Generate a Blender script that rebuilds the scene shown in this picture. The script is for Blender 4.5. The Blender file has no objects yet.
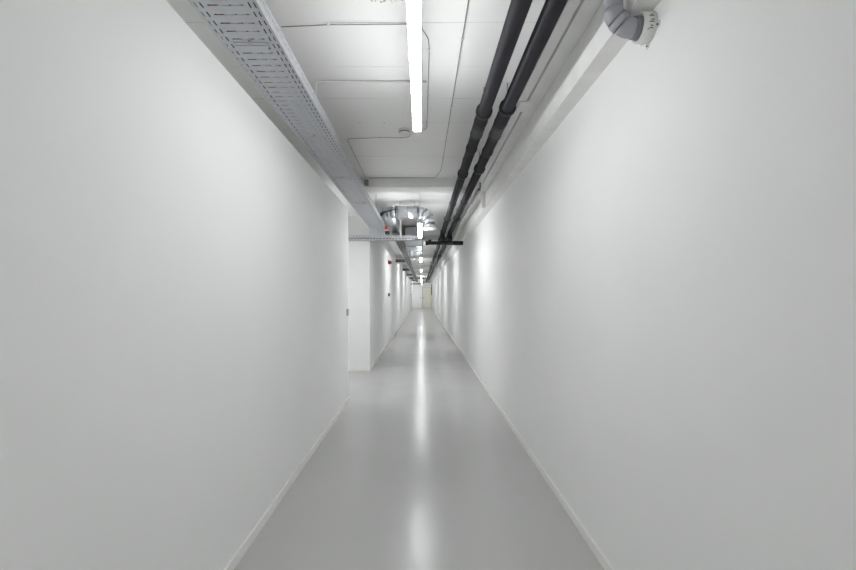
import bpy, bmesh, math, random
from mathutils import Vector, Matrix
random.seed(7)
S = bpy.context.scene
C = S.collection
H = 1.43                       # camera height; metres throughout, y runs down the corridor

# ------------------------------------------------------------------ camera, world, exposure
cam_d = bpy.data.cameras.new('camera'); cam = bpy.data.objects.new('camera', cam_d); C.objects.link(cam)
cam.location = (0, 0, H); cam.rotation_euler = (math.radians(90), 0, 0)
cam_d.sensor_width = 36; cam_d.lens = 18.0
cam_d.shift_x = 6 / 856; cam_d.shift_y = 9 / 856
cam_d.clip_start = 0.02; cam_d.clip_end = 200
S.camera = cam
w = bpy.data.worlds.new('world'); S.world = w; w.use_nodes = True
w.node_tree.nodes['Background'].inputs[0].default_value = (1, 1, 1, 1)
w.node_tree.nodes['Background'].inputs[1].default_value = 0.0
S.view_settings.view_transform = 'Standard'; S.view_settings.look = 'None'
S.view_settings.exposure = 0.20; S.view_settings.gamma = 1; S.view_settings.use_curve_mapping = False
S.cycles.caustics_reflective = False; S.cycles.caustics_refractive = False
S.cycles.max_bounces = 14; S.cycles.diffuse_bounces = 10; S.cycles.glossy_bounces = 6
LAMP, LAMP_NEAR = 50.0, 31.0     # strength of the tube diffusers; the nearest tube is a weaker one

# ------------------------------------------------------------------ materials
def mat(name, col, rough=0.6, metal=0.0, var=0.0, scale=8.0, bump=0.0, bscale=60.0, emit=None, spec=0.5):
    m = bpy.data.materials.new(name); m.use_nodes = True
    nt = m.node_tree; b = nt.nodes['Principled BSDF']
    b.inputs['Base Color'].default_value = (*col, 1); b.inputs['Roughness'].default_value = rough
    b.inputs['Metallic'].default_value = metal; b.inputs['Specular IOR Level'].default_value = spec
    tc = nt.nodes.new('ShaderNodeTexCoord')
    if var:
        n = nt.nodes.new('ShaderNodeTexNoise'); n.inputs['Scale'].default_value = scale; n.inputs['Detail'].default_value = 5
        nt.links.new(tc.outputs['Object'], n.inputs['Vector'])
        r = nt.nodes.new('ShaderNodeMapRange'); r.inputs[1].default_value = .3; r.inputs[2].default_value = .7
        r.inputs[3].default_value = 1 - var; r.inputs[4].default_value = 1 + var
        nt.links.new(n.outputs['Fac'], r.inputs[0])
        x = nt.nodes.new('ShaderNodeVectorMath'); x.operation = 'SCALE'; x.inputs[0].default_value = col
        nt.links.new(r.outputs[0], x.inputs['Scale']); nt.links.new(x.outputs[0], b.inputs['Base Color'])
    if bump:
        n = nt.nodes.new('ShaderNodeTexNoise'); n.inputs['Scale'].default_value = bscale; n.inputs['Detail'].default_value = 3
        nt.links.new(tc.outputs['Object'], n.inputs['Vector'])
        bp = nt.nodes.new('ShaderNodeBump'); bp.inputs['Strength'].default_value = bump; bp.inputs['Distance'].default_value = .01
        nt.links.new(n.outputs['Fac'], bp.inputs['Height']); nt.links.new(bp.outputs[0], b.inputs['Normal'])
    if emit:
        b.inputs['Emission Color'].default_value = (*emit[0], 1); b.inputs['Emission Strength'].default_value = emit[1]
    return m

M = {}
M['wall'] = mat('wall_paint', (.90, .90, .893), .75, var=.012, scale=1.5, bump=.04, bscale=220, spec=.3)
M['beam'] = mat('beam_paint', (.86, .86, .845), .8, var=.04, scale=6, bump=.12, bscale=40, spec=.3)
M['base'] = mat('skirting_paint', (.90, .89, .87), .45)
M['galv'] = mat('galvanised_steel', (.50, .51, .535), .5, metal=.45, var=.06, scale=14)
M['galvdark'] = mat('dark_zinc', (.17, .175, .18), .55, metal=.3, var=.08, scale=14)  # darker zinc tone for the long tray's bottom, right rail and arms
M['duct'] = mat('duct_steel', (.72, .74, .77), .36, metal=.9, var=.08, scale=14)
M['dseam'] = mat('duct_seam', (.18, .19, .21), .5, metal=.6)
M['black'] = mat('black_pipe_plastic', (.024, .023, .029), .55, var=.15, scale=6, spec=.35)
M['blackring'] = mat('black_rubber', (.010, .010, .011), .6)
M['pvc'] = mat('grey_pvc', (.37, .37, .40), .4, var=.05, scale=10)
M['pvcrib'] = mat('grey_rib', (.30, .30, .33), .5)
M['pvcdark'] = mat('dark_grey_rubber', (.10, .10, .115), .6)
M['white'] = mat('white_plastic', (.80, .80, .78), .45)
M['whitemetal'] = mat('white_lacquered_metal', (.78, .78, .75), .4)
M['zinc'] = mat('zinc_rod', (.42, .43, .44), .4, metal=.8)
M['cable_grey'] = mat('grey_cable_sheath', (.30, .30, .30), .6)
M['conduit'] = mat('pale_conduit', (.62, .62, .60), .5)
M['ink'] = mat('dark_print', (.05, .05, .05), .7)
M['red'] = mat('red_plastic', (.24, .010, .008), .4)
M['orange'] = mat('orange_red_plastic', (.50, .07, .03), .5)
M['redcable'] = mat('red_brown_sheath', (.30, .055, .035), .55)
M['whitecable'] = mat('white_sheath', (.82, .82, .80), .5)
M['blackcable'] = mat('black_sheath', (.02, .02, .02), .55)
M['greencable'] = mat('green_grey_sheath', (.20, .22, .20), .55)
M['cable_dark'] = mat('dark_grey_sheath', (.06, .06, .062), .6)
M['steel'] = mat('brushed_handle', (.25, .25, .26), .35, metal=.9)
M['greyplate'] = mat('grey_plate', (.40, .40, .40), .5)
M['door'] = mat('door_paint', (.84, .83, .72), .45)
M['lamp'] = mat('lit_diffuser', (.9, .9, .9), .4, emit=((.965, .98, 1.0), LAMP))
M['lamp_near'] = mat('lit_diffuser_weaker', (.9, .9, .9), .4, emit=((.965, .98, 1.0), LAMP_NEAR))
M['emerg'] = mat('emergency_diffuser', (.7, .9, .85), .4, emit=((.75, 1.0, .93), 1.2))
M['dark'] = mat('dark_joint', (.05, .05, .045), .9)

def floor_mat():
    m = mat('grey_epoxy', (.53, .53, .52), .22, var=.015, scale=1.2)
    nt = m.node_tree; b = nt.nodes['Principled BSDF']; b.inputs['Specular IOR Level'].default_value = .38
    tc = nt.nodes.new('ShaderNodeTexCoord')
    n = nt.nodes.new('ShaderNodeTexNoise'); n.inputs['Scale'].default_value = 9; n.inputs['Detail'].default_value = 3
    nt.links.new(tc.outputs['Object'], n.inputs['Vector'])
    bp = nt.nodes.new('ShaderNodeBump'); bp.inputs['Strength'].default_value = .10; bp.inputs['Distance'].default_value = .01
    nt.links.new(n.outputs['Fac'], bp.inputs['Height']); nt.links.new(bp.outputs[0], b.inputs['Normal'])
    n2 = nt.nodes.new('ShaderNodeTexNoise'); n2.inputs['Scale'].default_value = 3; n2.inputs['Detail'].default_value = 6
    nt.links.new(tc.outputs['Object'], n2.inputs['Vector'])
    r = nt.nodes.new('ShaderNodeMapRange'); r.inputs[3].default_value = .16; r.inputs[4].default_value = .30
    nt.links.new(n2.outputs['Fac'], r.inputs[0]); nt.links.new(r.outputs[0], b.inputs['Roughness'])
    return m
M['floor'] = floor_mat()

def ceiling_mat():
    """painted board-marked concrete: faint joints across the corridor, broken by noise, a few scuffs"""
    m = bpy.data.materials.new('painted_concrete'); m.use_nodes = True
    nt = m.node_tree; b = nt.nodes['Principled BSDF']; N = nt.nodes.new; L = nt.links.new
    b.inputs['Roughness'].default_value = .8; b.inputs['Specular IOR Level'].default_value = .3
    tc = N('ShaderNodeTexCoord'); sp = N('ShaderNodeSeparateXYZ'); L(tc.outputs['Object'], sp.inputs[0])
    def math_(op, a, bv=None):
        n = N('ShaderNodeMath'); n.operation = op
        for i, v in enumerate((a, bv)):
            if v is None: continue
            if isinstance(v, (int, float)): n.inputs[i].default_value = v
            else: L(v, n.inputs[i])
        return n.outputs[0]
    jit = N('ShaderNodeTexNoise'); jit.inputs['Scale'].default_value = 3.0; L(tc.outputs['Object'], jit.inputs['Vector'])
    yy = math_('ADD', sp.outputs['Y'], math_('MULTIPLY', jit.outputs['Fac'], .008))
    fr = math_('FRACT', math_('DIVIDE', math_('ADD', yy, 60 * .445 - .062), .445))
    line = math_('LESS_THAN', fr, .014)
    brk = N('ShaderNodeTexNoise'); brk.inputs['Scale'].default_value = 2.2; brk.inputs['Detail'].default_value = 7
    L(tc.outputs['Object'], brk.inputs['Vector'])
    on = N('ShaderNodeMapRange'); on.inputs[1].default_value = .42; on.inputs[2].default_value = .62; L(brk.outputs['Fac'], on.inputs[0])
    mask = math_('MULTIPLY', math_('MULTIPLY', line, on.outputs[0]), .4)
    # scuffs: small dark specks in one patch near the tube
    dx = math_('ABSOLUTE', math_('ADD', sp.outputs['X'], .14)); dy = math_('ABSOLUTE', math_('SUBTRACT', sp.outputs['Y'], 2.10))
    patch = math_('MULTIPLY', math_('LESS_THAN', dx, .12), math_('LESS_THAN', dy, .035))
    sk = N('ShaderNodeTexNoise'); sk.inputs['Scale'].default_value = 70; L(tc.outputs['Object'], sk.inputs['Vector'])
    scuff = math_('MULTIPLY', math_('MULTIPLY', patch, math_('GREATER_THAN', sk.outputs['Fac'], .55)), .7)
    # pin holes
    vo = N('ShaderNodeTexVoronoi'); vo.inputs['Scale'].default_value = 2.6; L(tc.outputs['Object'], vo.inputs['Vector'])
    pin = math_('MULTIPLY', math_('LESS_THAN', vo.outputs['Distance'], .022), .45)
    tot = math_('MAXIMUM', math_('MAXIMUM', mask, scuff), pin)
    tone = N('ShaderNodeTexNoise'); tone.inputs['Scale'].default_value = 1.6; tone.inputs['Detail'].default_value = 5
    L(tc.outputs['Object'], tone.inputs['Vector'])
    mr = N('ShaderNodeMapRange'); mr.inputs[3].default_value = .87; mr.inputs[4].default_value = .92; L(tone.outputs['Fac'], mr.inputs[0])
    cb = N('ShaderNodeCombineColor'); L(mr.outputs[0], cb.inputs[0]); L(mr.outputs[0], cb.inputs[1]); L(math_('MULTIPLY', mr.outputs[0], .985), cb.inputs[2])
    mx = N('ShaderNodeMix'); mx.data_type = 'RGBA'; L(tot, mx.inputs[0]); L(cb.outputs[0], mx.inputs[6]); mx.inputs[7].default_value = (.12, .12, .115, 1)
    L(mx.outputs[2], b.inputs['Base Color'])
    nb = N('ShaderNodeTexNoise'); nb.inputs['Scale'].default_value = 35; nb.inputs['Detail'].default_value = 4; L(tc.outputs['Object'], nb.inputs['Vector'])
    bp = N('ShaderNodeBump'); bp.inputs['Strength'].default_value = .15; bp.inputs['Distance'].default_value = .01
    L(math_('SUBTRACT', nb.outputs['Fac'], math_('MULTIPLY', line, .5)), bp.inputs['Height']); L(bp.outputs[0], b.inputs['Normal'])
    return m
M['ceiling'] = ceiling_mat()

# ------------------------------------------------------------------ helpers  (z arguments are relative to camera height)
def V(x, y, z): return Vector((x, y, z + H))
def box(bm, x0, x1, y0, y1, z0, z1):
    vs = [bm.verts.new(V(x, y, z)) for z in (z0, z1) for y in (y0, y1) for x in (x0, x1)]
    for f in ((0, 2, 3, 1), (4, 5, 7, 6), (0, 1, 5, 4), (2, 6, 7, 3), (0, 4, 6, 2), (1, 3, 7, 5)):
        bm.faces.new([vs[i] for i in f])
def tube(bm, pts, r, seg=20, cap=True):
    """sweep a circle along points (given relative to camera height); r a number or a list"""
    P = [V(*p) for p in pts]; n = len(P)
    R = r if isinstance(r, (list, tuple)) else [r] * n
    up = None; rings = []
    for i in range(n):
        a = (P[i] - P[i - 1]).normalized() if i else None
        b_ = (P[i + 1] - P[i]).normalized() if i < n - 1 else None
        t = (a + b_).normalized() if a and b_ and (a + b_).length > 1e-6 else (a or b_)
        k = 1.0 / max(.5, t.dot(a)) if a and b_ else 1.0
        if up is None:
            up = Vector((0, 0, 1)) if abs(t.z) < .9 else Vector((0, 1, 0))
        s = t.cross(up).normalized(); up = s.cross(t).normalized()
        bend = (b_ - a) if a and b_ else Vector((0, 0, 0))
        bd = bend.normalized() if bend.length > 1e-5 else None
        ring = []
        for j in range(seg):
            q = 2 * math.pi * j / seg
            o = (s * math.cos(q) + up * math.sin(q)) * R[i]
            if bd is not None: o += bd * (o.dot(bd)) * (k - 1)
            ring.append(bm.verts.new(P[i] + o))
        rings.append(ring)
    for i in range(n - 1):
        for j in range(seg):
            f = bm.faces.new((rings[i][j], rings[i][(j + 1) % seg], rings[i + 1][(j + 1) % seg], rings[i + 1][j])); f.smooth = True
    if cap:
        bm.faces.new(rings[0][::-1]); bm.faces.new(rings[-1])
def hollow(bm, p0, p1, ro, ri, seg=32):
    """an open ring (pipe wall) between two points"""
    P0, P1 = V(*p0), V(*p1); t = (P1 - P0).normalized()
    up = Vector((0, 0, 1)) if abs(t.z) < .9 else Vector((0, 1, 0)); s = t.cross(up).normalized(); up = s.cross(t)
    rr = []
    for P, r in ((P0, ri), (P0, ro), (P1, ro), (P1, ri)):
        rr.append([bm.verts.new(P + (s * math.cos(2 * math.pi * j / seg) + up * math.sin(2 * math.pi * j / seg)) * r) for j in range(seg)])
    for i in range(4):
        a, b_ = rr[i], rr[(i + 1) % 4]
        for j in range(seg):
            f = bm.faces.new((a[j], a[(j + 1) % seg], b_[(j + 1) % seg], b_[j])); f.smooth = i in (1, 3)
def obj(name, bm, m, parent=None, bevel=0, solid=0):
    bmesh.ops.recalc_face_normals(bm, faces=bm.faces[:])
    org = Vector((0, 0, 0)); q = parent                     # a part's mesh is kept relative to its thing's base
    while q is not None: org += Vector(q.location); q = q.parent
    bmesh.ops.translate(bm, verts=bm.verts[:], vec=-org)
    me = bpy.data.meshes.new(name); bm.to_mesh(me); bm.free()
    me.materials.append(M[m] if isinstance(m, str) else m)
    o = bpy.data.objects.new(name, me); C.objects.link(o)
    if parent is not None:
        o.parent = parent
    if bevel:
        md = o.modifiers.new('bevel', 'BEVEL'); md.width = bevel; md.segments = 2; md.limit_method = 'ANGLE'
    if solid:
        md = o.modifiers.new('thickness', 'SOLIDIFY'); md.thickness = solid; md.offset = 0
    return o
def tag(o, label, cat, group=None):
    o['label'] = label; o['category'] = cat
    if group: o['group'] = group
    return o
def thing(name, loc, label, cat, group=None):
    o = bpy.data.objects.new(name, None); C.objects.link(o); o.location = V(*loc); o.empty_display_size = .1
    return tag(o, label, cat, group)
def part(name, m, parent, *boxes, bevel=0):
    bm = bmesh.new()
    for b in boxes: box(bm, *b)
    return obj(name, bm, m, parent, bevel)
def struct(name, m, *boxes, bevel=0):
    o = part(name, m, None, *boxes, bevel=bevel); o['kind'] = 'structure'; return o
def tpart(name, m, parent, pts, r, seg=20):
    bm = bmesh.new(); tube(bm, pts, r, seg); return obj(name, bm, m, parent)
def arc(c, r, a0, a1, n, ax):
    """points of an arc in plane ax ('xz','yz','xy')"""
    out = []
    for i in range(n + 1):
        a = math.radians(a0 + (a1 - a0) * i / n); u, v = r * math.cos(a), r * math.sin(a)
        out.append({'xz': (c[0] + u, c[1], c[2] + v), 'xy': (c[0] + u, c[1] + v, c[2]), 'yz': (c[0], c[1] + u, c[2] + v)}[ax])
    return out
def copy_thing(root, dy, label, group=None):
    r = root.copy(); C.objects.link(r); r.location.y += dy; r['label'] = label
    if group: r['group'] = group
    for ch in root.children:
        c = ch.copy(); C.objects.link(c); c.parent = r
        for g in ch.children:
            d = g.copy(); C.objects.link(d); d.parent = c
    return r

# ------------------------------------------------------------------ the room
ZF, ZC = -1.43, 1.45
XL, XR = -.985, .955
Y0, YE = -4.6, 43.0            # behind the camera / the end wall
YW, YA = 5.72, 7.95            # end of the near left wall / back of the side passage
struct('floor', 'floor', (-3.2, 1.15, Y0 - .15, 43.7, ZF - .2, ZF))
struct('ceiling', 'ceiling', (-3.2, 1.15, Y0 - .15, 43.7, ZC, ZC + .2))
struct('wall_left', 'wall', (-1.35, XL, Y0, YW, ZF, 1.13))
struct('trim_1', 'beam', (-1.45, -1.35, Y0, YW, ZF, ZC))                           # back of the recess above the left wall
struct('wall_right', 'wall', (XR, 1.15, Y0, 43.7, ZF, ZC))
struct('trim_2', 'beam', (.858, XR, Y0, 43.49, 1.172, ZC))                          # ledge on the right wall
struct('trim_3', 'beam', (.765, .858, Y0, 43.49, 1.384, ZC))                        # upper soffit
struct('wall_front', 'wall', (-1.45, XR, Y0 - .15, Y0, ZF, ZC))
struct('wall_passage', 'wall', (-3.05, XL + .015, YA, YA + .15, ZF, ZC))
struct('wall_far_left', 'wall', (-1.12, XL + .015, YA + .15, YE, ZF, ZC))
struct('wall_passage_side', 'wall', (-3.2, -3.05, 4.0, YA + .15, ZF, ZC))
struct('wall_passage_front', 'wall', (-3.05, -1.45, 4.0, 4.15, ZF, ZC))
struct('wall_back', 'wall', (-1.12, .02, YE, YE + .15, ZF, ZC))
struct('wall_back_return', 'wall', (-.13, .02, YE + .15, 43.5, ZF, ZC))
struct('wall_back_recess', 'wall', (-.13, XR, 43.5, 43.65, ZF, ZC))
# skirting boards
BZ = ZF + .062
struct('baseboard_left', 'base', (XL, XL + .012, Y0, 3.288, ZF, BZ), bevel=.003)
struct('baseboard_left.001', 'base', (XL, XL + .012, 3.292, YW + .012, ZF, BZ), bevel=.003)
struct('baseboard_right', 'base', (XR - .012, XR, Y0, 4.078, ZF, BZ), bevel=.003)
struct('baseboard_right.001', 'base', (XR - .012, XR, 4.082, 43.5, ZF, BZ), bevel=.003)
struct('baseboard_passage', 'base', (-3.05, XL + .027, YA - .012, YA, ZF, BZ), bevel=.003)
struct('baseboard_far_left', 'base', (XL + .015, XL + .027, YA, YE, ZF, BZ), bevel=.003)
struct('baseboard_back', 'base', (XL + .027, .02, YE - .012, YE, ZF, BZ), bevel=.003)
# downstand beams across the ceiling
struct('trim_4', 'beam', (-.85, .765, 5.33, 5.62, 1.332, ZC), bevel=.004)
for i, y in enumerate((10.6, 15.9, 21.6, 27.4, 33.2, 38.6)):
    struct('trim_%d' % (5 + i), 'beam', (XL + .015, .765, y, y + .3, 1.332, ZC), bevel=.004)
struct('trim_11', 'beam', (.812, .858, 5.80, 5.86, 1.172, 1.384), bevel=.003)        # upright strip on the ledge face
# end door
d = struct('door_1', 'door', (.06, .90, 43.44, 43.5, ZF + .01, .62), bevel=.004)
part('door_frame', 'greyplate', d, (.03, .06, 43.43, 43.5, ZF, .65), (.90, .93, 43.43, 43.5, ZF, .65), (.06, .90, 43.43, 43.5, .62, .65))
bm = bmesh.new(); box(bm, .14, .17, 43.40, 43.44, -.47, -.33); box(bm, .14, .27, 43.37, 43.40, -.41, -.385)
obj('door_handle', bm, 'steel', d)
d = struct('door_2', 'wall', (-.90, -.02, YE - .03, YE, ZF + .065, .70), bevel=.004)
bm = bmesh.new(); box(bm, -.10, -.07, YE - .07, YE - .03, -.47, -.33); box(bm, -.20, -.07, YE - .10, YE - .07, -.41, -.385)
obj('door_handle', bm, 'steel', d)

# ------------------------------------------------------------------ tube lights
def batten(y0, label, x=-.032, z=.965, top=None, glow='lamp'):
    L_ = 1.5; top = ZC if top is None else top
    t = thing('tube_light', (x, y0, z), label, 'ceiling light', 'tube lights down the middle of the corridor')
    part('diffuser', glow, t, (x - .027, x + .027, y0 + .012, y0 + L_ - .012, z - .010, z + .016), bevel=.007)
    part('housing', 'whitemetal', t, (x - .022, x + .022, y0 + .004, y0 + L_ - .004, z + .0162, z + .038), bevel=.003)
    for a in (0, L_ - .012): part('end_cap', 'white', t, (x - .028, x + .028, y0 + a, y0 + a + .012, z - .011, z + .016), bevel=.004)
    for a in (.25, L_ - .25):
        tpart('suspension_wire', 'zinc', t, [(x, y0 + a, z + .038), (x, y0 + a, top)], .0015, 6)
    return t
batten(1.44, 'nearest glowing tube light, hanging over the foreground floor', z=1.12, glow='lamp_near')
lamp = batten(5.80, 'glowing tube light beside the silver duct elbow, second from the near end')
for y0, lab in (
                (16.9, 'fourth glowing tube light from the near end of the corridor'),
                (22.2, 'fifth glowing tube light from the near end of the corridor'),
                (27.5, 'sixth glowing tube light from the near end of the corridor'),
                (32.7, 'seventh glowing tube light from the near end of the corridor'),
                (40.6, 'last glowing tube light, closest to the end door')):
    copy_thing(lamp, y0 - 5.80, lab)
copy_thing(lamp, -3.7 - 5.80, 'unseen tube light added behind the viewpoint, next to the front wall')  # unseen lamp added to light the near walls, continuing the row
batten(11.35, 'third glowing tube light from the near end, under the rectangular duct', top=1.159)
batten(5.9, 'unseen tube light added in the side passage behind the near left wall', x=-2.1, z=.78, glow='lamp_near')  # lamp added out of view to brighten the passage's back wall

# ------------------------------------------------------------------ perforated cable tray
def perforated(bm, u_cells, v0, v1, pitch, f):
    """u_cells: (u0, u1, kind); kind '' solid, 'L' slot along v, 'T' slot across. f(u, v) -> (x, y, z)"""
    sub = [(0, .16, ''), (.16, .40, 'L'), (.40, .53, 'LT'), (.53, .76, 'L'), (.76, 1, '')]
    us = [u_cells[0][0]] + [c[1] for c in u_cells]
    rows = []; n = int(round((v1 - v0) / pitch))
    vs = [v0]; kinds = []
    for i in range(n):
        for a, b_, k in sub: vs.append(v0 + (i + b_) * pitch); kinds.append(k)
    grid = [[bm.verts.new(V(*f(u, v))) for u in us] for v in vs]
    for i, k in enumerate(kinds):
        for j, c in enumerate(u_cells):
            if c[2] and c[2] in k: continue
            bm.faces.new((grid[i][j], grid[i][j + 1], grid[i + 1][j + 1], grid[i + 1][j]))
TX0, TX1, TZ, TZT = -.910, -.646, 1.141, 1.202
TY0, TY1 = .6, 7.432
tray = thing('cable_tray', (TX0, TY0, TZ), 'wide perforated galvanised cable tray running along the top of the left wall', 'cable tray')
W = TX1 - TX0
def cells(w, spec):
    out = []; u = 0
    for a, b_, k in spec:
        if a > u + 1e-6: out.append((u, a, ''))
        out.append((a, b_, k)); u = b_
    out.append((u, w, '')); return out
bottom = cells(W, [(.014, .020, 'L'), (.036, .042, 'L'), (.062, .104, 'T'), (.115, .157, 'T'), (.168, .205, 'T'), (.226, .232, 'L'), (.247, .253, 'L')])
bm = bmesh.new(); perforated(bm, bottom, TY0, TY1, .056, lambda u, v: (TX0 + u, v, TZ)); obj('tray_bottom', bm, 'galv', tray, solid=.0016)
side = cells(TZT - TZ, [(.018, .024, 'L'), (.040, .046, 'L')])
bm = bmesh.new(); perforated(bm, side, TY0, TY1, .056, lambda u, v: (TX1, v, TZ + u)); obj('tray_side', bm, 'galv', tray, solid=.0016)
bm = bmesh.new(); perforated(bm, side, TY0, TY1, .056, lambda u, v: (TX0, v, TZ + u)); obj('tray_side', bm, 'galv', tray, solid=.0016)
part('side_lip', 'galv', tray, (TX1 - .012, TX1 + .001, TY0, TY1, TZT, TZT + .003))
part('side_lip', 'galv', tray, (TX0 - .001, TX0 + .012, TY0, TY1, TZT, TZT + .003))
for y in (1.955, 3.1, 4.2, 5.35, 6.5):                                                   # splice plates with their bolts
    s = part('splice_plate', 'galv', tray, (TX0 + .055, TX1 - .05, y - .016, y - .004, TZ - .004, TZ - .001), (TX0 + .055, TX1 - .05, y + .004, y + .016, TZ - .004, TZ - .001))
    tpart('bolt', 'zinc', s, [(TX0 + .135, y - .03, TZ - .012), (TX0 + .135, y - .03, TZ)], .007, 10)
    tpart('bolt', 'zinc', s, [(TX1 - .06, y + .03, TZ - .009), (TX1 - .06, y + .03, TZ)], .006, 10)
for y in (1.35, 2.6, 3.85, 5.1):                                                          # rods to the ceiling
    tpart('hanger_rod', 'zinc', tray, [(-.798, y, TZ), (-.798, y, ZC)], .0025, 8)
for y in (6.2, 7.2):
    for x in (TX0 + .02, TX1 - .02):
        tpart('hanger_rod', 'zinc', tray, [(x, y, TZT), (x, y, ZC)], .004, 8)
# end plate that drops to the cross tray
bm = bmesh.new()
perforated(bm, [(u - TX0, v - TX0, k) for u, v, k in ((TX0, TX0 + .02, ''), (TX0 + .02, TX0 + .026, 'L'), (TX0 + .026, TX0 + .06, ''), (TX0 + .06, TX0 + .105, 'T'),
           (TX0 + .105, TX0 + .165, ''), (TX0 + .165, TX0 + .21, 'T'), (TX0 + .21, TX1, ''))], 0, .168, .056, lambda u, v: (TX0 + u, TY1 + v * .34, TZ - v * .94))
obj('drop_plate', bm, 'galv', tray, solid=.0016)

# cables lying in the tray; outer dark ones added so the slots look shaded
def run_cable(x, r, m, label, wob=.006):
    pts = []
    for i in range(60):
        y = TY0 + .05 + (TY1 - TY0 - .1) * i / 59
        pts.append((x + wob * math.sin(y * 2.3 + x * 40) + wob * .5 * math.sin(y * 5.1 + x * 9), y, TZ + .001 + r))
    tag(tpart('power_cable', m, None, pts, r, 10), label, 'cable', 'cables lying in the wide tray')
for x, r, m, lab in ((-.888, .012, 'blackcable', 'black cable added above the left slots of the wide tray to darken them'),
                     (-.859, .009, 'cable_dark', 'dark grey cable added between the black and red-brown ones in the wide tray'),
                     (-.836, .011, 'redcable', 'thick red-brown cable showing through the slots of the wide tray'),
                     (-.814, .008, 'redcable', 'thinner red-brown cable beside the white one in the wide tray'),
                     (-.781, .009, 'whitecable', 'white cable in the middle of the wide tray'),
                     (-.757, .009, 'blackcable', 'black cable between the two white ones in the wide tray'),
                     (-.735, .008, 'whitecable', 'thin white cable right of the middle of the wide tray'),
                     (-.715, .010, 'cable_dark', 'dark grey cable right of the thin white one in the wide tray'),
                     (-.690, .010, 'blackcable', 'second black cable from the right side of the wide tray'),
                     (-.664, .010, 'blackcable', 'rightmost black cable in the wide tray, added to darken its slots')):
    run_cable(x, r, m, lab, .003)

# cross tray at the side passage
CZ, CY0, CY1 = .952, 7.50, 7.70
ct = thing('cross_cable_tray', (-2.6, CY0, CZ), 'narrow perforated tray crossing the corridor under the end of the wide tray', 'cable tray')
cb = cells(CY1 - CY0, [(.02, .026, 'L'), (.05, .09, 'T'), (.11, .15, 'T'), (.174, .18, 'L')])
bm = bmesh.new(); perforated(bm, cb, -2.6, -.024, .056, lambda u, v: (v, CY0 + u, CZ)); obj('tray_bottom', bm, 'galv', ct, solid=.0016)
for y in (CY0, CY1):
    bm = bmesh.new(); perforated(bm, cells(.075, [(.014, .028, 'L'), (.045, .058, 'L')]), -2.6, -.024, .056, lambda u, v: (v, y, CZ + u)); obj('tray_side', bm, 'galv', ct, solid=.0016)
part('hanger_strap', 'white', ct, (-.392, -.362, 7.585, 7.605, CZ + .001, ZC), (-.41, -.345, 7.57, 7.62, 1.30, ZC))
tpart('hanger_rod', 'zinc', ct, [(-.10, 7.6, CZ), (-.10, 7.6, ZC)], .004, 8)
for x in (-1.3, -2.3): tpart('hanger_rod', 'zinc', ct, [(x, 7.6, CZ), (x, 7.6, ZC)], .004, 8)

tag(tpart('power_cable', 'blackcable', None, [(-2.5 + .062 * i, 7.535 + .006 * math.sin(i * .9), CZ + .0205) for i in range(40)], .019, 10),
    'thick black cable added in the narrow cross tray to darken its slots', 'cable')  # added behind the side slots so they look dark
# tray that carries on down the corridor
FX0, FX1, FZ = -.560, -.400, 1.115
ft = thing('long_cable_tray', (FX0, 7.8, FZ), 'slim cable tray with pale rail running on towards the end wall', 'cable tray')
bm = bmesh.new(); perforated(bm, cells(FX1 - FX0, [(.03, .07, 'T'), (.09, .13, 'T')]), 7.8, 40.0, .28, lambda u, v: (FX0 + u, v, FZ)); obj('tray_bottom', bm, 'galvdark', ft, solid=.0016)
for x, m in ((FX0, 'whitemetal'), (FX1, 'galvdark')): part('side_rail', m, ft, (x - .006, x + .006, 7.8, 40.0, FZ - .01, FZ + .055))
for y in (15.7, 21.4, 27.2, 33.0, 38.4): part('support_arm', 'galvdark', ft, (XL + .015, FX0 - .006, y, y + .06, FZ + .052, FZ + .165), bevel=.004)
for k in range(22):
    y = 8.4 + 1.45 * k
    for x in ((FX1 - .012,) if y < 10.8 else (FX0 + .02, FX1 - .02)): tpart('hanger_rod', 'zinc', ft, [(x, y, FZ), (x, y, ZC)], .004, 6)

# ------------------------------------------------------------------ black drain pipes
YB = 8.95                      # where both drop to the cross pipe
def drain(x, clamps, rings, sleeve, label):
    z, r = 1.28, .0445
    t = thing('drain_pipe', (x, Y0 + .1, z), label, 'pipe', 'long black drain pipes under the ceiling')
    tpart('pipe', 'black', t, [(x, Y0 + .02, z), (x, 42.9, z)], r, 28)
    for y in clamps:
        c = None; bm = bmesh.new(); hollow(bm, (x, y - .016, z), (x, y + .016, z), r + .013, r - .001); c = obj('pipe_clamp', bm, 'blackring', t)
        tpart('hanger_rod', 'zinc', c, [(x, y, z + r + .01), (x, y, ZC)], .005, 8)
    for y in rings:
        bm = bmesh.new(); hollow(bm, (x, y - .012, z), (x, y + .012, z), r + .006, r - .001); obj('coupling_ring', bm, 'blackring', t)
    for a, b_ in sleeve:
        bm = bmesh.new(); hollow(bm, (x, a, z), (x, b_, z), r + .004, r - .001); obj('coupling_sleeve', bm, 'black', t)
    # drop to the cross pipe, with a tee collar at the top
    tpart('drop_pipe', 'black', t, [(x, YB, z - .02), (x, YB, 1.107)], .040, 24)
    bm = bmesh.new(); hollow(bm, (x, YB, 1.14), (x, YB, 1.20), .048, .039); obj('drop_collar', bm, 'blackring', t)
    bm = bmesh.new(); hollow(bm, (x, YB - .09, z), (x, YB + .09, z), r + .005, r - .001); obj('tee_sleeve', bm, 'black', t)
    return t
far = [7.3 + 1.45 * k for k in range(25)]
drain(.435, [1.0, 3.0, 4.55] + [y for y in far if abs(y - YB) > .15], [3.17, 3.42, 3.76, 6.07, 8.70, 10.9, 12.6, 14.4, 17.5, 20.6], [(3.04, 3.42)],
      'left of the two long black drain pipes under the ceiling')
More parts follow.
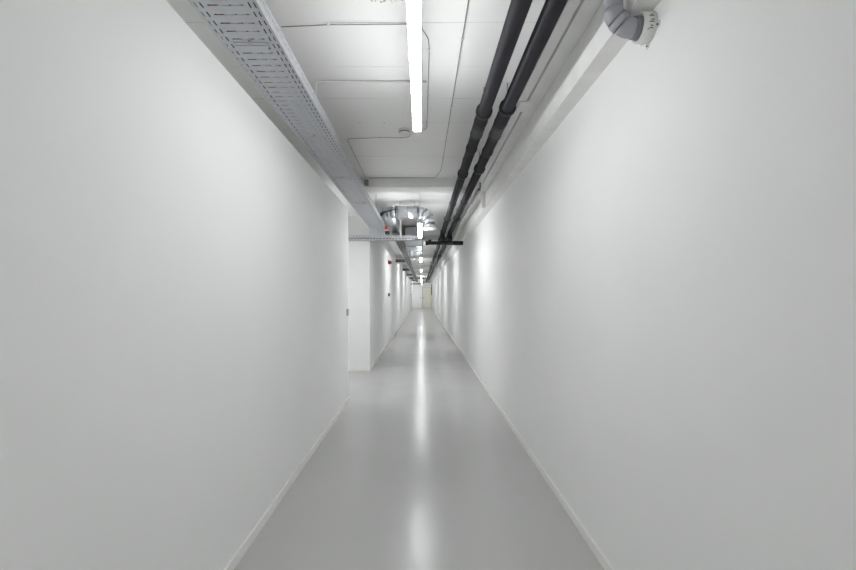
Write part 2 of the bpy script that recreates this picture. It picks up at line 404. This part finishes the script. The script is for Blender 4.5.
drain(.587, [.96, 2.94, 4.37] + [y - .06 for y in far if abs(y - YB) > .2], [3.19, 3.44, 3.84, 5.97, 8.6, 10.7, 12.4, 14.2, 17.3, 20.4], [(2.98, 3.44)],
      'right of the two long black drain pipes, closer to the wall ledge')
cp = thing('cross_drain_pipe', (.08, YB, 1.065), 'short thick black pipe crossing the corridor below both long drain pipes', 'pipe')
tpart('pipe', 'black', cp, [(.115, YB, 1.065), (.857, YB, 1.065)], .040, 24)
tpart('end_cap', 'blackring', cp, [(.075, YB, 1.065), (.135, YB, 1.065)], .046, 24)
tpart('cleanout_plug', 'blackring', cp, [(.165, YB, 1.065), (.165, YB, 1.136)], .030, 18)
tpart('sleeve', 'blackring', cp, [(.655, YB, 1.065), (.857, YB, 1.065)], .045, 24)

# white trunking beside the right pipe, with its cover bridging a gap
tr = thing('cable_trunking', (.69, 1.0, 1.384), 'white trunking under the ceiling along the right drain pipe', 'cable trunking')
part('trunk', 'beam', tr, (.692, .751, Y0 + .02, 5.32, 1.384, ZC - .001), bevel=.002)
part('joint_cover', 'beam', tr, (.705, .80, 3.07, 3.23, 1.374, 1.383), bevel=.002)
# pale conduit past the beam
wc = thing('pale_conduit', (.72, 5.58, 1.36), 'pale conduit right of the black pipes, beyond the first beam', 'pipe')
tpart('pipe', 'conduit', wc, [(.715, 5.35, 1.30), (.715, 40, 1.30)], .022, 14)
for k in range(12):
    y = 6.2 + 1.6 * k
    bm = bmesh.new(); hollow(bm, (.715, y - .015, 1.30), (.715, y + .015, 1.30), .027, .021, 16); box(bm, .708, .722, y - .012, y + .012, 1.322, ZC - .001); obj('pipe_clip', bm, 'white', wc)
hk = tag(tpart('cable_end', 'blackcable', None, [(.722, 5.32, 1.385), (.722, 5.31, 1.34), (.717, 5.30, 1.30), (.70, 5.29, 1.285), (.688, 5.29, 1.292)], .007, 8),
         'short black cable end hanging at the beam beside the right drain pipe', 'cable')

# ------------------------------------------------------------------ grey waste pipe with its wall collar (top right)
ex, ey, ez = .955, 1.79, 1.112
wp = thing('waste_pipe', (.80, ey, ez), 'grey plastic waste pipe bending from the ceiling into the right wall', 'pipe')
R = .0385
tpart('pipe_stub', 'pvc', wp, [(XR - .002, ey, ez), (.888, ey, ez)], R, 32)
tpart('lower_elbow', 'pvc', wp, [(.893, ey, ez), (.873, ey, ez)] + arc((.873, ey, ez + .052), .052, -90, -135, 4, 'xz')[1:] , R + .001, 32)
k = arc((.873, ey, ez + .052), .052, -90, -135, 4, 'xz')[-1]
dv = (-.707, 0, .707)
m1 = (k[0] + dv[0] * .030, ey, k[2] + dv[2] * .030)
tpart('elbow_sleeve', 'pvc', wp, [k, m1], R + .0045, 32)
cxx = m1[0] + .707 * .052; czz = m1[2] + .707 * .052
up = arc((cxx, ey, czz), .052, -135, -180, 4, 'xz')
tpart('upper_elbow', 'pvc', wp, up, R + .001, 32)
xu, zu = up[-1][0], up[-1][2]
tpart('riser', 'pvc', wp, [(xu, ey, zu), (xu, ey, ZC if xu < .765 else 1.384)], R, 32)
for x in (.884, .893, .902):
    bm = bmesh.new(); hollow(bm, (x - .003, ey, ez), (x + .003, ey, ez), R + .005, R - .001, 32); obj('socket_ring', bm, 'pvcrib', wp)
bm = bmesh.new(); hollow(bm, (.925, ey, ez), (.935, ey, ez), .0485, R, 32); obj('gap_shade_ring', bm, 'ink', wp)  # dark ring filling the collar gap, its shade put into the colour
fc = thing('fire_collar', (XR, ey, ez), 'white round fire collar on the right wall around the grey pipe', 'pipe collar')
bm = bmesh.new(); hollow(bm, (XR, ey, ez), (XR - .052, ey, ez), .0585, .050, 40); obj('collar_ring', bm, 'whitemetal', fc)
for a in (20, 95, 200, 285, 340):
    ca, sa = math.cos(math.radians(a)), math.sin(math.radians(a))
    if a == 95: continue
    yy, zz = ey + ca * .068, ez + sa * .068
    t = part('fixing_lug', 'whitemetal', fc, (XR - .004, XR, yy - .010, yy + .010, zz - .010, zz + .010))
    tpart('screw', 'ink', t, [(XR - .008, yy, zz), (XR - .003, yy, zz)], .0035, 8)
bm = bmesh.new()                                                                        # faint printed marks on the collar
for (a, x0, w_) in ((-150, .925, .016), (-158, .928, .010), (-172, .922, .020), (-180, .928, .014), (-196, .922, .020), (-203, .928, .012), (-146, .918, .006)):
    for k2 in range(3):
        xx = x0 + k2 * w_ / 3; aa = math.radians(a); rr = .0588
        yy, zz = ey + math.cos(aa) * rr, ez + math.sin(aa) * rr
        t_ = Vector((0, -math.sin(aa), math.cos(aa))) * .0022
        vs = [V(xx, yy, zz) - t_, V(xx + w_ / 4, yy, zz) - t_, V(xx + w_ / 4, yy, zz) + t_, V(xx, yy, zz) + t_]
        bm.faces.new([bm.verts.new(v) for v in vs])
obj('printed_mark', bm, 'ink', fc, solid=.0004)

# ------------------------------------------------------------------ round ventilation duct
DY, DZ, DR = 6.72, 1.282, .095
vd = thing('ventilation_duct', (-.3, DY, DZ), 'round silver ventilation duct bending down to a white valve', 'duct')
bm = bmesh.new(); 
tube(bm, [(-.405, DY, DZ), (-.06, DY, DZ)], DR, 28); obj('straight_duct', bm, 'duct', vd)
bend = arc((-.06, DY, DZ - .17), .17, 90, 0, 3, 'xz')
for i in range(3): tpart('elbow_segment', 'duct', vd, [bend[i], bend[i + 1]], DR + (.001 if i % 2 else 0), 28)
def seam(c, nrm, r=DR):
    n = Vector(nrm).normalized() * .0035
    bm = bmesh.new(); hollow(bm, tuple(Vector(c) - n), tuple(Vector(c) + n), r + .003, r - .004, 28); obj('duct_seam', bm, 'dseam', vd)
for i, a in enumerate((90, 60, 30, 0)):
    seam(bend[i], (math.sin(math.radians(a)), 0, -math.cos(math.radians(a))))
for x in (-.22, -.38): seam((x, DY, DZ), (1, 0, 0))
bx, bz = bend[-1][0], bend[-1][2]
tpart('drop_duct', 'duct', vd, [(bx, DY, bz), (bx, DY, bz - .075)], DR - .004, 28)
bm = bmesh.new(); tube(bm, [(bx, DY, bz - .075), (bx, DY, bz - .09), (bx, DY, bz - .105)], [.120, .118, .085], 32); obj('valve_disc', bm, 'white', vd)
lb = arc((-.405, DY + .13, DZ), .13, -90, -180, 4, 'xy')
for i in range(4): tpart('elbow_segment', 'duct', vd, [lb[i], lb[i + 1]], DR, 28)
tpart('long_duct', 'duct', vd, [lb[-1], (lb[-1][0], 10.58, DZ)], DR, 28)
for y in (7.5, 8.6, 9.7): seam((lb[-1][0], y, DZ), (0, 1, 0))
for (x, y) in ((-.12, DY), (-.35, DY), (-.535, 8.2), (-.535, 9.6)): tpart('hanger_rod', 'zinc', vd, [(x, y, DZ + DR - .004), (x, y, ZC)], .004, 8)

# rectangular duct further on
rd = thing('rectangular_duct', (-.16, 9.1, 1.15), 'rectangular galvanised duct under the ceiling behind the cross tray', 'duct')
part('duct_body', 'duct', rd, (-.335, -.005, 9.05, 10.59, 1.16, 1.40), (-.335, -.005, 10.91, 13.0, 1.16, 1.40), (-.33, -.01, 10.58, 10.92, 1.16, 1.284))
for y in (9.05, 10.35, 11.7, 12.98): part('duct_flange', 'galv', rd, (-.352, .012, y - .01, y + .02, 1.145, 1.415))
for y in (9.6, 12.4):
    for x in (-.30, -.04): tpart('hanger_rod', 'zinc', rd, [(x, y, 1.40), (x, y, ZC)], .004, 8)
el = thing('emergency_light', (-.07, 10.2, 1.14), 'small pale green emergency light under the rectangular duct', 'emergency light')
part('housing', 'white', el, (-.145, .0, 10.15, 10.25, 1.135, 1.1595), bevel=.003)
part('lens', 'emerg', el, (-.14, -.005, 10.152, 10.248, 1.118, 1.135), bevel=.003)

# cable clamp, black leads and tags beside the tray end
jb = thing('junction_box', (-.60, 7.30, 1.10), 'small orange-red box above a dark base beside the end of the wide tray', 'junction box')
part('cover', 'orange', jb, (-.640, -.585, 7.36, 7.40, 1.115, 1.180), bevel=.004)
part('back_plate', 'whitemetal', jb, (-.643, -.58, 7.40, 7.41, 1.03, 1.183))
part('cable_gland', 'ink', jb, (-.635, -.56, 7.35, 7.40, 1.03, 1.085), bevel=.004)
tag(tpart('strap_lead', 'blackcable', None, [(-.632, 6.725, 1.236), (-.630, 6.705, 1.256), (-.60, 6.655, 1.268), (-.55, 6.612, 1.278), (-.47, 6.608, 1.295), (-.40, 6.608, 1.315)], [.024, .030, .018, .011, .010, .009], 10),
    'short black lead between the wide tray and the silver duct', 'cable')

# ------------------------------------------------------------------ ceiling wiring, smoke detector
def conduit(name, pts, r, m, label, clips=(), cat='cable'):
    t = thing(name, pts[0], label, cat)
    tpart('cable', m, t, pts, r, 8)
    for (x, y) in clips: part('cable_clip', 'white', t, (x - .008, x + .008, y - .006, y + .006, ZC - .014, ZC), bevel=.002)
    return t
zc = ZC - .006
conduit('ceiling_cable', [(-.76, 2.31, zc - .002), (-.62, 2.295, zc - .006), (-.5, 2.29, zc - .003), (-.3, 2.285, zc - .006), (-.08, 2.29, zc), (.0, 2.33, zc), (.035, 2.42, zc), (.043, 2.52, zc), (.043, 3.72, zc), (.02, 3.77, zc), (-.03, 3.78, zc)],
        .0026, 'cable_grey', 'thin grey cable sagging from the tray, then along the nearest tube light', [(-.5, 2.29), (.04, 2.53), (.043, 3.05), (.043, 3.6)])
conduit('ceiling_conduit', [(-.72, 2.90, 1.25), (-.72, 2.90, zc - .014), (-.70, 2.90, zc - .003), (-.3, 2.905, zc - .003), (.03, 2.905, zc - .003)],
        .0075, 'conduit', 'pale conduit from the wide tray straight across the ceiling', [(-.70, 2.90), (-.36, 2.905), (.0, 2.905)], 'conduit')
conduit('detector_cable', [(-.70, 5.32, zc), (-.70, 5.0, zc), (-.70, 4.02, zc), (-.68, 3.985, zc), (-.40, 3.95, zc), (-.20, 3.96, zc), (-.12, 3.93, zc), (-.10, 3.86, zc)],
        .0026, 'cable_grey', 'thin grey cable beside the wide tray leading to the round detector', [(-.70, 4.9), (-.70, 4.5), (-.42, 3.952), (-.2, 3.96)])
conduit('beam_cable', [(.235, .6, zc), (.228, 2.4, zc), (.225, 4.79, zc)] + [(.225 - .09 * (1 - math.cos(a)), 4.79 + .525 * math.sin(a), zc) for a in [math.pi / 2 * i / 6 for i in range(1, 7)]] + [(-.3, 5.322, zc), (-.66, 5.322, zc)],
        .0026, 'cable_grey', 'thin grey cable along the right side of the ceiling, curving left at the beam', [(.232, 1.6), (.229, 2.42), (.227, 3.3), (.226, 4.05), (.225, 4.55), (.19, 5.15)])
box_ = tag(part('switch_box', 'cable_grey', None, (-.715, -.665, 5.29, 5.33, 1.345, 1.415), bevel=.004), 'small dark grey box at the left end of the first beam', 'junction box')
sd = thing('smoke_detector', (-.155, 3.78, ZC), 'round white smoke detector beside the far end of the nearest tube light', 'smoke detector')
tpart('base_ring', 'white', sd, [(-.155, 3.78, ZC), (-.155, 3.78, ZC - .018)], .055, 32)
bm = bmesh.new(); hollow(bm, (-.155, 3.78, ZC - .018), (-.155, 3.78, ZC - .030), .047, .020, 32); obj('sensor_slot', bm, 'ink', sd)
bm = bmesh.new(); tube(bm, [(-.155, 3.78, ZC - .028), (-.155, 3.78, ZC - .036), (-.155, 3.78, ZC - .044)], [.050, .047, .030], 32); obj('detector_head', bm, 'white', sd)

# ------------------------------------------------------------------ small things on the walls
sw = thing('light_switch', (XL, 5.63, -.24), 'small grey switch at the far edge of the near left wall', 'switch')
part('plate', 'greyplate', sw, (XL, XL + .012, 5.585, 5.675, -.285, -.195), bevel=.003)
part('rocker', 'greyplate', sw, (XL + .012, XL + .016, 5.60, 5.66, -.27, -.21), bevel=.002)
def alarm(y, x, zt, zb, where):
    s = thing('fire_sounder', (x, y, zt), 'red fire alarm sounder high on the left wall %s' % where, 'fire alarm', 'fire sounders on the left wall')
    part('base', 'red', s, (x, x + .03, y - .055, y + .055, zt - .055, zt + .055), bevel=.006)
    bm = bmesh.new(); tube(bm, [(x + .03, y, zt), (x + .07, y, zt), (x + .10, y, zt)], [.05, .048, .034], 20); obj('horn', bm, 'red', s)
    c = thing('call_point', (x, y, zb), 'small red break-glass call point on the left wall %s' % where, 'call point', 'call points on the left wall')
    part('housing', 'red', c, (x, x + .045, y - .045, y + .045, zb - .045, zb + .045), bevel=.004)
    part('glass_panel', 'pvcdark', c, (x + .045, x + .048, y - .028, y + .028, zb - .025, zb + .025))
alarm(12.3, XL + .015, .91, -.02, 'just past the side passage')
alarm(36.5, XL + .015, .83, -.06, 'near the end wall')
bp_ = tag(tpart('downpipe', 'blackring', None, [(.92, 41.0, .98), (.92, 41.0, -.10)], .03, 12), 'black upright pipe on the right wall near the end door', 'pipe')
eb = tag(part('door_closer', 'blackring', None, (-.955, -.12, 42.60, 42.70, .96, 1.06), bevel=.006), 'long dark bar above the pale end wall on the left', 'rail')
eb2 = tag(tpart('crossing_pipe', 'blackring', None, [(.0, 40.5, 1.13), (.857, 40.5, 1.13)], .04, 14), 'black pipe crossing under the ceiling near the end door', 'pipe')
